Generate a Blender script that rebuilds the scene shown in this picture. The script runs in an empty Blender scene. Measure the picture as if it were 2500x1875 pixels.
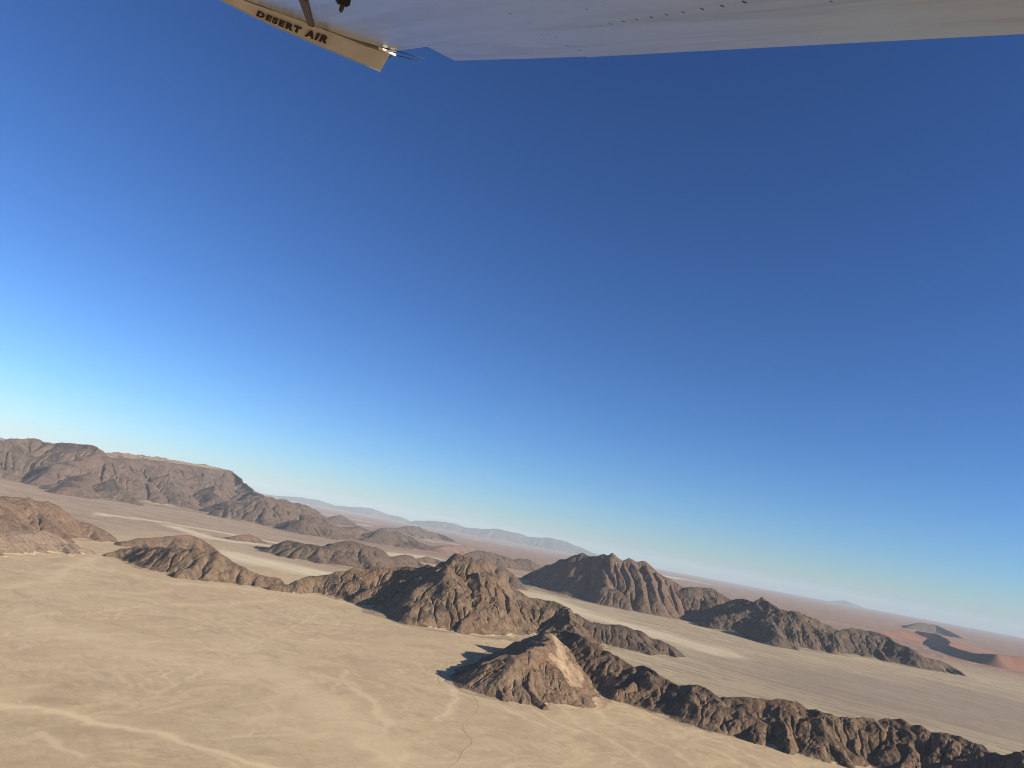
import bpy, bmesh, math, time
import numpy as np
from mathutils import Vector, Matrix

T0 = time.time()
scene = bpy.context.scene
COL = scene.collection

# ------------------------------------------------------------------ camera
H = 500.0                       # metres above the plain
FPX = 1850.0                    # focal length in pixels of a 2500 px wide frame
W0, H0 = 2500.0, 1875.0
ROLL = math.atan(0.187)
HZ = 1378.0 + 0.187 * (1250 - 1596)
PITCH = math.atan((HZ - H0 / 2) * math.cos(ROLL) / FPX)
cr, sr, cp, sp = math.cos(ROLL), math.sin(ROLL), math.cos(PITCH), math.sin(PITCH)

cam_data = bpy.data.cameras.new("camera")
cam = bpy.data.objects.new("camera", cam_data)
COL.objects.link(cam)
scene.camera = cam
cam_data.sensor_width = 36.0
cam_data.lens = 36.0 * FPX / W0
cam_data.clip_start = 0.05
cam_data.clip_end = 400000.0
cx = Vector((cr, -sr * sp, sr * cp))
cy = Vector((-sr, -cr * sp, cr * cp))
cz = -Vector((0, cp, sp))
M = Matrix((cx, cy, cz)).transposed().to_4x4()
M.translation = Vector((0, 0, H))
cam.matrix_world = M

# ------------------------------------------------------------------ light
SUN_AZ = math.radians(113)       # to the right of the view direction (clockwise from +Y)
SUN_EL = math.radians(24)
world = bpy.data.worlds.new("World")
scene.world = world
world.use_nodes = True
wn, wl = world.node_tree.nodes, world.node_tree.links
wn.clear()
wo = wn.new("ShaderNodeOutputWorld")
wb = wn.new("ShaderNodeBackground")
sk = wn.new("ShaderNodeTexSky")
sk.sky_type = 'NISHITA'
sk.sun_disc = False
sk.sun_elevation = SUN_EL
sk.sun_rotation = SUN_AZ
sk.altitude = 0
sk.air_density = 0.9
sk.dust_density = 0.2
sk.ozone_density = 7.0
# a little more contrast in the sky, as in the photograph
def _vscale(src, f):
    n = wn.new("ShaderNodeVectorMath")
    n.operation = 'SCALE'
    n.inputs['Scale'].default_value = f
    wl.new(src, n.inputs[0])
    return n.outputs[0]
gm = wn.new("ShaderNodeGamma")
gm.inputs['Gamma'].default_value = 1.34
wl.new(_vscale(sk.outputs[0], 0.1275 / 0.55), gm.inputs['Color'])
wb.inputs['Strength'].default_value = 0.1
wl.new(_vscale(gm.outputs[0], 0.53 / 0.1 / 1.647), wb.inputs[0])
wl.new(wb.outputs[0], wo.inputs[0])

sd = bpy.data.lights.new("sun", 'SUN')
sd.energy = 5.0
sd.angle = math.radians(0.53)
sd.color = (1.0, 0.91, 0.77)
sun = bpy.data.objects.new("sun", sd)
COL.objects.link(sun)
to_sun = Vector((math.sin(SUN_AZ) * math.cos(SUN_EL), math.cos(SUN_AZ) * math.cos(SUN_EL), math.sin(SUN_EL)))
sun.rotation_euler = to_sun.to_track_quat('Z', 'Y').to_euler()
sun.location = (0, 0, 900)

scene.view_settings.view_transform = 'Standard'
scene.view_settings.look = 'None'
scene.view_settings.exposure = 0.72
scene.view_settings.gamma = 1.0
scene.render.engine = 'CYCLES'
scene.cycles.use_denoising = True
scene.cycles.filter_width = 1.1
scene.cycles.max_bounces = 6
scene.cycles.diffuse_bounces = 2
scene.cycles.volume_bounces = 0
scene.cycles.sample_clamp_indirect = 6.0

# ------------------------------------------------------------------ helpers: pixels <-> places
def ray(u, v):
    xc, yc = (u - W0 / 2) / FPX, (H0 / 2 - v) / FPX
    a = xc * cr - yc * sr
    b = xc * sr + yc * cr
    return a, cp - b * sp, sp + b * cp          # world direction

def ground_at(u, v, z=0.0):
    a, y, k = ray(u, v)
    t = (z - H) / k
    return np.array((a * t, y * t))

def at_depth(u, v, D):
    a, y, k = ray(u, v)
    t = D / y
    return np.array((a * t, D, H + k * t))

def project(x, y, z):
    d = np.array((x, y, z - H))
    X, Y, Z = d @ np.array(cx), d @ np.array(cy), -(d @ np.array(cz))
    return W0 / 2 + FPX * X / Z, H0 / 2 - FPX * Y / Z

# ------------------------------------------------------------------ helpers: noise
_rng = np.random.RandomState(7)
_perm = _rng.permutation(512).astype(np.int64)
_ang = _rng.rand(512) * 2 * math.pi
_gx, _gy = np.cos(_ang), np.sin(_ang)

def gnoise(x, y, seed=0):
    xi, yi = np.floor(x), np.floor(y)
    xf, yf = x - xi, y - yi
    xi = xi.astype(np.int64) + seed * 37
    yi = yi.astype(np.int64) + seed * 91
    def g(ix, iy, fx, fy):
        h = _perm[(_perm[ix & 511] + iy) & 511]
        return _gx[h] * fx + _gy[h] * fy
    uu = xf * xf * xf * (xf * (xf * 6 - 15) + 10)
    vv = yf * yf * yf * (yf * (yf * 6 - 15) + 10)
    n00, n10 = g(xi, yi, xf, yf), g(xi + 1, yi, xf - 1, yf)
    n01, n11 = g(xi, yi + 1, xf, yf - 1), g(xi + 1, yi + 1, xf - 1, yf - 1)
    a = n00 + uu * (n10 - n00)
    b = n01 + uu * (n11 - n01)
    return 1.4 * (a + vv * (b - a))

def fbm(x, y, octv=4, seed=0, gain=0.5, ridged=False):
    s, a, t = 0.0, 1.0, 0.0
    for i in range(octv):
        n = gnoise(x * 2 ** i, y * 2 ** i, seed + i * 5)
        if ridged:
            n = 1 - 2 * np.abs(n)
        s = s + a * n
        t += a
        a *= gain
    return s / t

def sstep(a, b, x):
    t = np.clip((x - a) / (b - a), 0, 1)
    return t * t * (3 - 2 * t)

def poly_dist(x, y, P):
    """distance to a polyline and the parameter (segment index + t) of the nearest point"""
    best = np.full(x.shape, 1e18)
    par = np.zeros(x.shape)
    for i in range(len(P) - 1):
        ax, ay = P[i][0], P[i][1]
        bx, by = P[i + 1][0] - ax, P[i + 1][1] - ay
        L = bx * bx + by * by + 1e-9
        t = np.clip(((x - ax) * bx + (y - ay) * by) / L, 0, 1)
        d = (x - ax - t * bx) ** 2 + (y - ay - t * by) ** 2
        m = d < best
        best = np.where(m, d, best)
        par = np.where(m, i + t, par)
    return np.sqrt(best), par

# ------------------------------------------------------------------ the ground: height and kinds of soil
def gpts(pix):
    return [ground_at(u, v) for u, v in pix]

WASH = [
    (gpts([(640, 1625), (740, 1680), (850, 1750), (910, 1810), (960, 1850)]), 80, 0.55),
    (gpts([(60, 1520), (220, 1560), (420, 1600), (560, 1640)]), 110, 0.35),
    (gpts([(1010, 1500), (1060, 1535), (1200, 1552), (1260, 1553)]), 40, 0.25),
    (gpts([(420, 1425), (560, 1432), (680, 1450), (760, 1450), (880, 1480)]), 45, 0.45),  # pale dry washes and fans on the near plain: (pixels, half width in metres, strength)
    (gpts([(-60, 1712), (60, 1722), (170, 1745), (300, 1775), (420, 1800), (520, 1830), (640, 1868), (720, 1900)]), 16, 1.0),
    (gpts([(70, 1790), (130, 1815), (190, 1840)]), 10, 0.7),
    (gpts([(430, 1800), (520, 1845), (600, 1890)]), 10, 0.6),
    (gpts([(760, 1648), (830, 1660), (900, 1700), (945, 1750), (930, 1790), (890, 1820), (930, 1850), (985, 1880)]), 16, 0.7),
    (gpts([(620, 1660), (700, 1690), (640, 1760), (740, 1800), (850, 1790)]), 22, 0.45),
    (gpts([(850, 1640), (800, 1700), (880, 1770)]), 12, 0.5),
    (gpts([(240, 1360), (170, 1385), (120, 1420), (0, 1432)]), 26, 0.6),
    (gpts([(220, 1440), (330, 1450), (420, 1440)]), 26, 0.35),
    (gpts([(430, 1476), (560, 1474), (680, 1466)]), 20, 0.5),
    (gpts([(1125, 1680), (1090, 1730), (1082, 1760)]), 10, 0.7),
    (gpts([(1240, 1730), (1290, 1760), (1320, 1770)]), 8, 0.7),
    (gpts([(1290, 1725), (1360, 1765), (1430, 1795)]), 7, 0.6),
    (gpts([(1370, 1730), (1450, 1790), (1550, 1850), (1600, 1880)]), 7, 0.6),
    (gpts([(1440, 1720), (1500, 1770), (1620, 1820), (1700, 1870)]), 7, 0.6),
    (gpts([(1560, 1740), (1640, 1790), (1760, 1840), (1850, 1890)]), 7, 0.6),
    (gpts([(1640, 1770), (1760, 1815), (1900, 1870)]), 7, 0.7),
]
PALE = [  # pale grass flats between the hills: (pixels, half width m, strength)
    (gpts([(600, 1360), (700, 1385), (800, 1405)]), 260, 1.0),
    (gpts([(420, 1285), (520, 1315), (640, 1330), (720, 1345)]), 110, 0.9),
    (gpts([(250, 1256), (400, 1275), (520, 1296), (680, 1326)]), 90, 1.0),
    (gpts([(860, 1345), (960, 1352), (1060, 1362)]), 170, 0.9),
    (gpts([(1040, 1320), (1110, 1330)]), 160, 1.0),
    (gpts([(780, 1255), (860, 1268)]), 500, 1.0),
    (gpts([(820, 1275), (900, 1285)]), 120, 0.9),
    (gpts([(1300, 1450), (1400, 1490), (1560, 1538), (1750, 1590)]), 210, 0.7),
    (gpts([(1600, 1404), (1660, 1413), (1720, 1425)]), 900, 1.0),
    (gpts([(700, 1240), (800, 1258), (900, 1275)]), 700, 0.8),
    (gpts([(1130, 1312), (1210, 1326)]), 600, 0.8),
    (gpts([(1215, 1328), (1260, 1334)]), 300, 0.8),
    (gpts([(2320, 1566), (2350, 1572)]), 120, 1.0),
]

def ground_z(x, y):
    r = np.hypot(x, y)
    z = 3.0 * fbm(x / 900.0, y / 900.0, 3, 3) + 1.2 * fbm(x / 160.0, y / 160.0, 3, 9)
    far = sstep(12000, 26000, r)
    # the dune field far off: long low ridges, and a slow rise of the land
    az = np.degrees(np.arctan2(x, np.maximum(y, 1)))
    wx, wy = x + 900 * gnoise(x / 5000, y / 5000, 21), y + 900 * gnoise(x / 5000, y / 5000, 22)
    dune = fbm(wx / 1500.0, wy / 700.0, 3, 30, ridged=True)
    z = z + far * (38.0 * dune)
    return z

_drain = {}
def drainage(x, y):
    """fine branching washes, from water run over the near plain"""
    if not _drain:
        dx = 7.0
        X, Y = np.meshgrid(np.arange(-3300, 3300, dx), np.arange(1100, 5800, dx))
        ax = np.array([p[0] for p in CHAIN]); ay = np.array([p[1] for p in CHAIN])
        t = np.interp(X, ax, ay) - Y
        z0 = -0.012 * np.abs(t) + 2.6 * fbm(X / 420, Y / 420, 5, 110, 0.55) + 0.004 * X
        h, A = erode(z0.copy(), z0, dx, 5, 0.02, 0.0, 77, 4.0)
        la = np.log1p(np.maximum(A - 14, 0)) / 7.0
        wide = blur(np.clip(la, 0, 1), 2)
        _drain['g'] = (0.45 * np.clip(la, 0, 1) + 0.8 * wide, dx)
    g, dx = _drain['g']
    fx = np.clip((x + 3300) / dx, 0, g.shape[1] - 2); fy = np.clip((y - 1100) / dx, 0, g.shape[0] - 2)
    i, j = fx.astype(int), fy.astype(int)
    u, v = fx - i, fy - j
    r = (g[j, i] * (1 - u) + g[j, i + 1] * u) * (1 - v) + (g[j + 1, i] * (1 - u) + g[j + 1, i + 1] * u) * v
    ok = (np.abs(x) < 3200) & (y > 1150) & (y < 5700)
    return np.where(ok, r, 0) * sstep(5600, 4300, y)

def soils(x, y):
    """masks: red dune sand, pale grass flats, dry washes, stony grey slopes"""
    r = np.hypot(x, y)
    az = np.degrees(np.arctan2(x, np.maximum(y, 1.0)))
    wob = fbm(x / 1700.0, y / 1700.0, 4, 40)
    red = sstep(9000, 14500, r + 3500 * wob)
    red = red * sstep(-22, -8, az + 5 * wob)
    # red sand around the right-hand dunes
    d, _ = poly_dist(x, y, DUNE_AREA)
    red = np.maximum(red, sstep(1500, 500, d + 500 * wob))
    stony = sstep(5600, 7600, r + 1400 * wob) * sstep(2, -9, az + 3 * wob)
    pale = np.zeros_like(x)
    for P, w, s in PALE:
        ww = w * (1 + 0.0 * x)
        b = (np.abs(x - P[0][0]) < 1e6)
        d, _ = poly_dist(x + 0.8 * w * fbm(x / (2.5 * w), y / (2.5 * w), 3, 50), y + 0.8 * w * fbm(x / (2.5 * w), y / (2.5 * w), 3, 57), P)
        pale = np.maximum(pale, s * sstep(1.6 * w, 0.6 * w, d))
    wash = np.zeros_like(x)
    near = (r < 6500)
    xs, ys = x[near], y[near]
    wn_ = np.zeros_like(xs)
    n1 = fbm(xs / 130.0, ys / 130.0, 4, 60)
    n2 = fbm(xs / 130.0, ys / 130.0, 4, 67)
    n3 = fbm(xs / 45.0, ys / 45.0, 4, 71)
    for P, w, s in WASH:
        d, _ = poly_dist(xs + 50 * n1, ys + 50 * n2, P)
        d = d * (1 + 0.5 * n3)
        wn_ = np.maximum(wn_, s * (0.75 * sstep(1.3 * w, 0.3 * w, d) + 0.25 * sstep(4.0 * w, 0.5 * w, d)))
    patch = sstep(-0.25, 0.3, fbm(xs / 520.0, ys / 520.0, 3, 75))
    wash[near] = np.maximum(wn_, 0.65 * patch * (1 - right_plain(xs, ys)) * sstep(0.12, 0.55, drainage(xs + 10 * n3, ys)))
    return red, pale, wash, stony

GREY_PLAIN = gpts([(2120, 1700), (2300, 1720), (2520, 1740)])
DUNE_AREA = gpts([(2190, 1585), (2300, 1600), (2400, 1625), (2560, 1650)])

# ------------------------------------------------------------------ materials
def mat_new(name):
    m = bpy.data.materials.new(name)
    m.use_nodes = True
    nt = m.node_tree
    nt.nodes.clear()
    out = nt.nodes.new("ShaderNodeOutputMaterial")
    bs = nt.nodes.new("ShaderNodeBsdfPrincipled")
    nt.links.new(bs.outputs[0], out.inputs[0])
    return m, nt, bs

class NB:
    """small node builder"""
    def __init__(self, nt):
        self.nt = nt
        geo = nt.nodes.new("ShaderNodeNewGeometry")
        self.P = geo.outputs['Position']
        self.Nrm = geo.outputs['Normal']
    def link(self, a, b):
        self.nt.links.new(a, b)
    def mapped(self, scale, rot=0.0, src=None):
        n = self.nt.nodes.new("ShaderNodeMapping")
        n.vector_type = 'TEXTURE'          # turn first, then stretch
        n.inputs['Rotation'].default_value = (0, 0, rot)
        n.inputs['Scale'].default_value = tuple(1.0 / q for q in scale)
        self.link(src or self.P, n.inputs['Vector'])
        return n.outputs[0]
    def noise(self, vec, scale, detail=4, rough=0.55, dist=0.0):
        n = self.nt.nodes.new("ShaderNodeTexNoise")
        n.inputs['Scale'].default_value = scale
        n.inputs['Detail'].default_value = detail
        n.inputs['Roughness'].default_value = rough
        n.inputs['Distortion'].default_value = dist
        self.link(vec, n.inputs['Vector'])
        return n.outputs['Fac']
    def attr(self, name):
        n = self.nt.nodes.new("ShaderNodeAttribute")
        n.attribute_name = name
        return n.outputs['Fac']
    def ramp(self, fac, lo, hi):
        n = self.nt.nodes.new("ShaderNodeMapRange")
        n.interpolation_type = 'SMOOTHSTEP'
        n.inputs['From Min'].default_value = lo
        n.inputs['From Max'].default_value = hi
        self.link(fac, n.inputs['Value'])
        return n.outputs[0]
    def math(self, op, a, b=None, c=None):
        n = self.nt.nodes.new("ShaderNodeMath")
        n.operation = op
        for i, q in enumerate((a, b, c)):
            if q is None:
                continue
            if isinstance(q, (int, float)):
                n.inputs[i].default_value = q
            else:
                self.link(q, n.inputs[i])
        return n.outputs[0]
    def mix(self, fac, a, b, mode='MIX'):
        n = self.nt.nodes.new("ShaderNodeMix")
        n.data_type = 'RGBA'
        n.blend_type = mode
        for key, q in ((0, fac), (6, a), (7, b)):
            if isinstance(q, (int, float)):
                n.inputs[key].default_value = q
            elif isinstance(q, tuple):
                n.inputs[key].default_value = q if len(q) == 4 else q + (1,)
            else:
                self.link(q, n.inputs[key])
        return n.outputs[2]
    def bump(self, hgt, strength, dist, prev=None):
        n = self.nt.nodes.new("ShaderNodeBump")
        n.inputs['Strength'].default_value = strength
        n.inputs['Distance'].default_value = dist
        self.link(hgt, n.inputs['Height'])
        if prev is not None:
            self.link(prev, n.inputs['Normal'])
        return n.outputs[0]

STREAK = math.radians(-38)      # direction the sheet floods run on the right-hand plain

def sand_color(b):
    """soil colours shared by the plain and the sandy feet of the hills"""
    P = b.P
    big = b.noise(P, 1 / 900.0, 5, 0.6, 0.6)
    mid = b.noise(P, 1 / 170.0, 6, 0.62, 1.2)
    wisp = b.noise(b.mapped((1 / 420.0, 1 / 110.0, 1), math.radians(66)), 1.0, 7, 0.68, 1.6)
    streak = b.noise(b.mapped((1 / 1300.0, 1 / 60.0, 1), STREAK), 1.0, 6, 0.66, 0.5)
    fine = b.noise(P, 1 / 14.0, 5, 0.7)
    wisp2 = b.noise(b.mapped((1 / 170.0, 1 / 30.0, 1), math.radians(-52)), 1.0, 6, 0.7, 1.2)
    c = b.mix(b.ramp(big, 0.34, 0.66), (0.44, 0.31, 0.178), (0.48, 0.36, 0.205))
    green = b.noise(b.mapped((1 / 700.0, 1 / 260.0, 1), 0.4), 1.0, 6, 0.62, 0.8)
    c = b.mix(b.math('MULTIPLY', b.ramp(green, 0.5, 0.68), 0.45), c, (0.36, 0.285, 0.155))
    c = b.mix(b.math('MULTIPLY', b.ramp(wisp, 0.47, 0.66), 0.75), c, (0.55, 0.415, 0.235))
    c = b.mix(b.math('MULTIPLY', b.ramp(mid, 0.5, 0.30), 0.6), c, (0.32, 0.235, 0.13))
    broad = b.noise(b.mapped((1 / 1100.0, 1 / 380.0, 1), math.radians(40)), 1.0, 5, 0.6, 1.4)
    c = b.mix(b.math('MULTIPLY', b.ramp(broad, 0.50, 0.64), 0.5), c, (0.55, 0.41, 0.235))
    c = b.mix(b.math('MULTIPLY', b.ramp(broad, 0.46, 0.34), 0.45), c, (0.37, 0.265, 0.155))
    c = b.mix(b.math('MULTIPLY', b.ramp(wisp2, 0.55, 0.68), 0.5), c, (0.56, 0.43, 0.245))
    c = b.mix(b.math('MULTIPLY', b.ramp(wisp2, 0.45, 0.34), 0.4), c, (0.30, 0.225, 0.135))
    # the right-hand plain: greyer and streaked
    sep = b.nt.nodes.new("ShaderNodeSeparateXYZ")
    b.link(P, sep.inputs[0])
    right = b.attr("rightplain")
    rc = b.mix(b.ramp(streak, 0.36, 0.60), (0.245, 0.19, 0.118), (0.47, 0.37, 0.225))
    rc = b.mix(b.math('MULTIPLY', b.ramp(big, 0.40, 0.62), 0.45), rc, (0.27, 0.21, 0.135))
    rc = b.mix(b.math('MULTIPLY', b.attr("greysoil"), 0.8), rc, b.mix(b.ramp(streak, 0.34, 0.66), (0.185, 0.145, 0.104), (0.255, 0.203, 0.145)))
    c = b.mix(right, c, rc)
    # stony purple grey slopes under the table mountain
    band = b.noise(b.mapped((1 / 3800.0, 1 / 420.0, 1), math.radians(-4)), 1.0, 6, 0.65, 0.4)
    st = b.mix(b.ramp(band, 0.35, 0.68), (0.27, 0.186, 0.122), (0.40, 0.285, 0.185))
    c = b.mix(b.attr("stony"), c, st)
    # pale grass flats
    pl = b.mix(b.ramp(streak, 0.3, 0.7), (0.55, 0.455, 0.29), (0.70, 0.59, 0.39))
    c = b.mix(b.attr("pale"), c, pl)
    # red sand sea, with darker grassy streets between the dunes
    rb = b.noise(b.mapped((1 / 5200.0, 1 / 1300.0, 1), math.radians(-12)), 1.0, 8, 0.74, 0.6)
    rd = b.mix(b.ramp(rb, 0.40, 0.58), (0.15, 0.080, 0.052), (0.31, 0.175, 0.108))
    rd = b.mix(b.math('MULTIPLY', b.ramp(rb, 0.60, 0.68), 0.8), rd, (0.46, 0.36, 0.25))
    c = b.mix(b.math('MULTIPLY', b.attr("red"), b.math('SUBTRACT', 1.0, b.attr("pale"))), c, rd)
    # pale washes
    c = b.mix(b.math('MULTIPLY', b.attr("wash"), 0.85), c, (0.66, 0.505, 0.30))
    c = b.mix(0.2, c, b.mix(fine, (0.12, 0.09, 0.06), (0.62, 0.48, 0.32)))
    return c, fine, mid

def make_ground_mat():
    m, nt, bs = mat_new("desert_soil")
    b = NB(nt)
    c, fine, mid = sand_color(b)
    nt.links.new(c, bs.inputs['Base Color'])
    bs.inputs['Roughness'].default_value = 0.95
    bs.inputs['Specular IOR Level'].default_value = 0.1
    n = b.bump(mid, 0.25, 8.0)
    n = b.bump(fine, 0.25, 1.2, n)
    nt.links.new(n, bs.inputs['Normal'])
    return m

def make_rock_mat(name, dark, light, tint, sand_lo=0.0, sand_amt=1.0, strata=0.0, scale=1.0, bump=1.0):
    m, nt, bs = mat_new(name)
    b = NB(nt)
    sc, fine, mid = sand_color(b)
    n1 = b.noise(b.P, 1 / (260.0 * scale), 6, 0.62, 0.5)
    n2 = b.noise(b.P, 1 / (38.0 * scale), 6, 0.68)
    n3 = b.noise(b.P, 1 / (11.0 * scale), 5, 0.7)
    rg = nt.nodes.new("ShaderNodeTexNoise")
    rg.noise_type = 'RIDGED_MULTIFRACTAL'
    rg.normalize = True
    rg.inputs['Scale'].default_value = 1 / (30.0 * scale)
    rg.inputs['Detail'].default_value = 6
    rg.inputs['Roughness'].default_value = 0.6
    rg.inputs['Distortion'].default_value = 0.6
    b.link(b.P, rg.inputs['Vector'])
    n4 = rg.outputs['Fac']
    n5 = b.noise(b.P, 1 / (75.0 * scale), 8, 0.75, 0.8)
    c = b.mix(b.ramp(b.math('ADD', b.math('MULTIPLY', n5, 0.7), b.math('MULTIPLY', n2, 0.3)), 0.38, 0.60), dark, light)
    c = b.mix(b.math('MULTIPLY', b.ramp(n1, 0.48, 0.68), 0.7), c, tint)
    if strata > 0:
        sep = nt.nodes.new("ShaderNodeSeparateXYZ")
        b.link(b.P, sep.inputs[0])
        zz = b.math('ADD', b.math('MULTIPLY', sep.outputs[2], 1 / 34.0), b.math('MULTIPLY', n1, 1.0))
        comb = nt.nodes.new("ShaderNodeCombineXYZ")
        b.link(zz, comb.inputs[2])
        s = b.noise(comb.outputs[0], 1.0, 3, 0.6)
        c = b.mix(b.math('MULTIPLY', b.math('MULTIPLY', b.ramp(s, 0.44, 0.56), b.attr("rim")), strata), c, (0.33, 0.25, 0.18))
    # gravel washed into gullies and talus
    g = b.math('MULTIPLY', b.attr("flow"), b.ramp(n2, 0.25, 0.55))
    c = b.mix(b.math('MULTIPLY', g, 0.55), c, b.mix(0.45, sc, light))
    # wind-blown sand on the gentle low parts
    sm = b.attr("sand")
    edge = b.math('ADD', sm, b.math('MULTIPLY', b.math('SUBTRACT', n2, 0.5), 0.9))
    sm2 = b.math('MULTIPLY', b.ramp(edge, 0.33, 0.72), sand_amt)
    gv = b.math('MULTIPLY', b.attr('debris'), b.ramp(b.math('ADD', b.math('MULTIPLY', n1, 0.4), b.math('MULTIPLY', n2, 0.6)), 0.36, 0.56))
    sc2 = b.mix(b.math('MULTIPLY', gv, 0.8), sc, b.mix(0.4, light, tint))
    c = b.mix(sm2, c, sc2)
    c = b.mix(0.16, c, b.mix(n3, (0.03, 0.024, 0.02), (0.30, 0.235, 0.18)))
    nt.links.new(c, bs.inputs['Base Color'])
    bs.inputs['Roughness'].default_value = 0.9
    bs.inputs['Specular IOR Level'].default_value = 0.15
    rockm = b.math('SUBTRACT', 1.0, sm2)
    nn = b.bump(n4, 0.9 * bump, 9.0 * scale)
    nn = b.bump(n2, 0.8 * bump, 12.0 * scale, nn)
    nn = b.bump(n3, 0.8 * bump, 6.0 * scale, nn)
    mx = nt.nodes.new("ShaderNodeMix")      # drifted sand is smooth
    mx.data_type = 'VECTOR'
    b.link(rockm, mx.inputs[0])
    b.link(b.Nrm, mx.inputs[4])
    b.link(nn, mx.inputs[5])
    nn = mx.outputs[1]
    nt.links.new(nn, bs.inputs['Normal'])
    return m

# ------------------------------------------------------------------ mesh from numpy
def mesh_grid(name, X, Y, Z, mat, attrs, keep=None, wrap=False):
    ny, nx = X.shape
    idx = np.arange(ny * nx).reshape(ny, nx)
    if wrap:
        nxt = np.roll(idx, -1, axis=1)
        quads = np.stack([idx[:-1], nxt[:-1], nxt[1:], idx[1:]], -1).reshape(-1, 4)
    else:
        quads = np.stack([idx[:-1, :-1], idx[:-1, 1:], idx[1:, 1:], idx[1:, :-1]], -1).reshape(-1, 4)
    if keep is not None:
        k = keep.reshape(-1)
        quads = quads[k[quads].any(axis=1)]
    used = np.zeros(ny * nx, bool)
    used[quads.reshape(-1)] = True
    remap = np.cumsum(used) - 1
    quads = remap[quads]
    co = np.stack([X.reshape(-1)[used], Y.reshape(-1)[used], Z.reshape(-1)[used]], -1).astype(np.float32)
    me = bpy.data.meshes.new(name)
    me.vertices.add(len(co))
    me.vertices.foreach_set("co", co.reshape(-1))
    me.loops.add(quads.size)
    me.loops.foreach_set("vertex_index", quads.reshape(-1).astype(np.int32))
    me.polygons.add(len(quads))
    me.polygons.foreach_set("loop_start", np.arange(0, quads.size, 4, dtype=np.int32))
    me.polygons.foreach_set("loop_total", np.full(len(quads), 4, dtype=np.int32))
    me.update(calc_edges=True)
    me.polygons.foreach_set("use_smooth", np.ones(len(quads), bool))
    for an, arr in attrs.items():
        at = me.attributes.new(an, 'FLOAT', 'POINT')
        at.data.foreach_set("value", arr.reshape(-1)[used].astype(np.float32))
    me.materials.append(mat)
    me.update()
    ob = bpy.data.objects.new(name, me)
    COL.objects.link(ob)
    return ob

def tag(o, label=None, cat=None, group=None, kind=None):
    if label: o['label'] = label
    if cat: o['category'] = cat
    if group: o['group'] = group
    if kind: o['kind'] = kind

def right_plain(x, y):
    """the plain beyond the main chain of hills"""
    P = CHAIN
    ax = np.array([p[0] for p in P]); ay = np.array([p[1] for p in P])
    yy = np.interp(x, ax, ay)
    w = 200 * fbm(x / 600, y / 600, 3, 80)
    return sstep(-150, 350, y - yy + w)

_ch = [ground_at(u, v) for u, v in [(-400, 1310), (0, 1300), (280, 1330), (560, 1400), (700, 1425), (900, 1440), (1100, 1500), (1400, 1600), (1560, 1690), (1800, 1770), (2100, 1840), (2500, 1900)]]
CHAIN = sorted([tuple(p) for p in _ch])

def soil_attrs(X, Y):
    red, pale, wash, stony = soils(X, Y)
    az = np.degrees(np.arctan2(X, np.maximum(Y, 1.0)))
    rp = right_plain(X, Y) * sstep(-14, 6, az + 4 * fbm(X / 900, Y / 900, 2, 33))
    return {"red": red, "pale": pale, "wash": wash, "stony": stony, "rightplain": rp,
            "greysoil": sstep(1500, 300, poly_dist(X, Y, GREY_PLAIN)[0] + 350 * fbm(X / 700, Y / 700, 3, 35))}  # mask of greyer soil on the right-hand plain

# ------------------------------------------------------------------ build the ground sheet
def build_ground():
    fine = np.radians(np.arange(-44, 44.001, 0.10))
    coarse = np.radians(np.arange(44, 316.001, 2.0))[1:-1]
    azs = np.concatenate([fine, coarse])
    rr = [40.0]
    while rr[-1] < 1150: rr.append(rr[-1] * 1.12)
    dep = 1.0 / rr[-1]
    step = 1.0 / (758.0 * H)
    while rr[-1] < 30000:
        r = rr[-1]
        rr.append(min(r + max(2.5, r * r * step * 1.0), r * 1.03))
    while rr[-1] < 105000: rr.append(rr[-1] * 1.035)
    rr = np.array(rr)
    A, R = np.meshgrid(azs, rr)
    X, Y = R * np.sin(A), R * np.cos(A)
    Z = ground_z(X, Y)
    o = mesh_grid("ground", X, Y, Z, make_ground_mat(), soil_attrs(X, Y), wrap=True)
    tag(o, "wide sandy desert plain running out to the horizon", None, None, 'structure')
    print("ground", X.shape, round(time.time() - T0, 1))
    return o

# ------------------------------------------------------------------ erosion
_N8 = [(-1, 0, 1.0), (1, 0, 1.0), (0, -1, 1.0), (0, 1, 1.0), (-1, -1, 1.414), (-1, 1, 1.414), (1, -1, 1.414), (1, 1, 1.414)]

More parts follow.
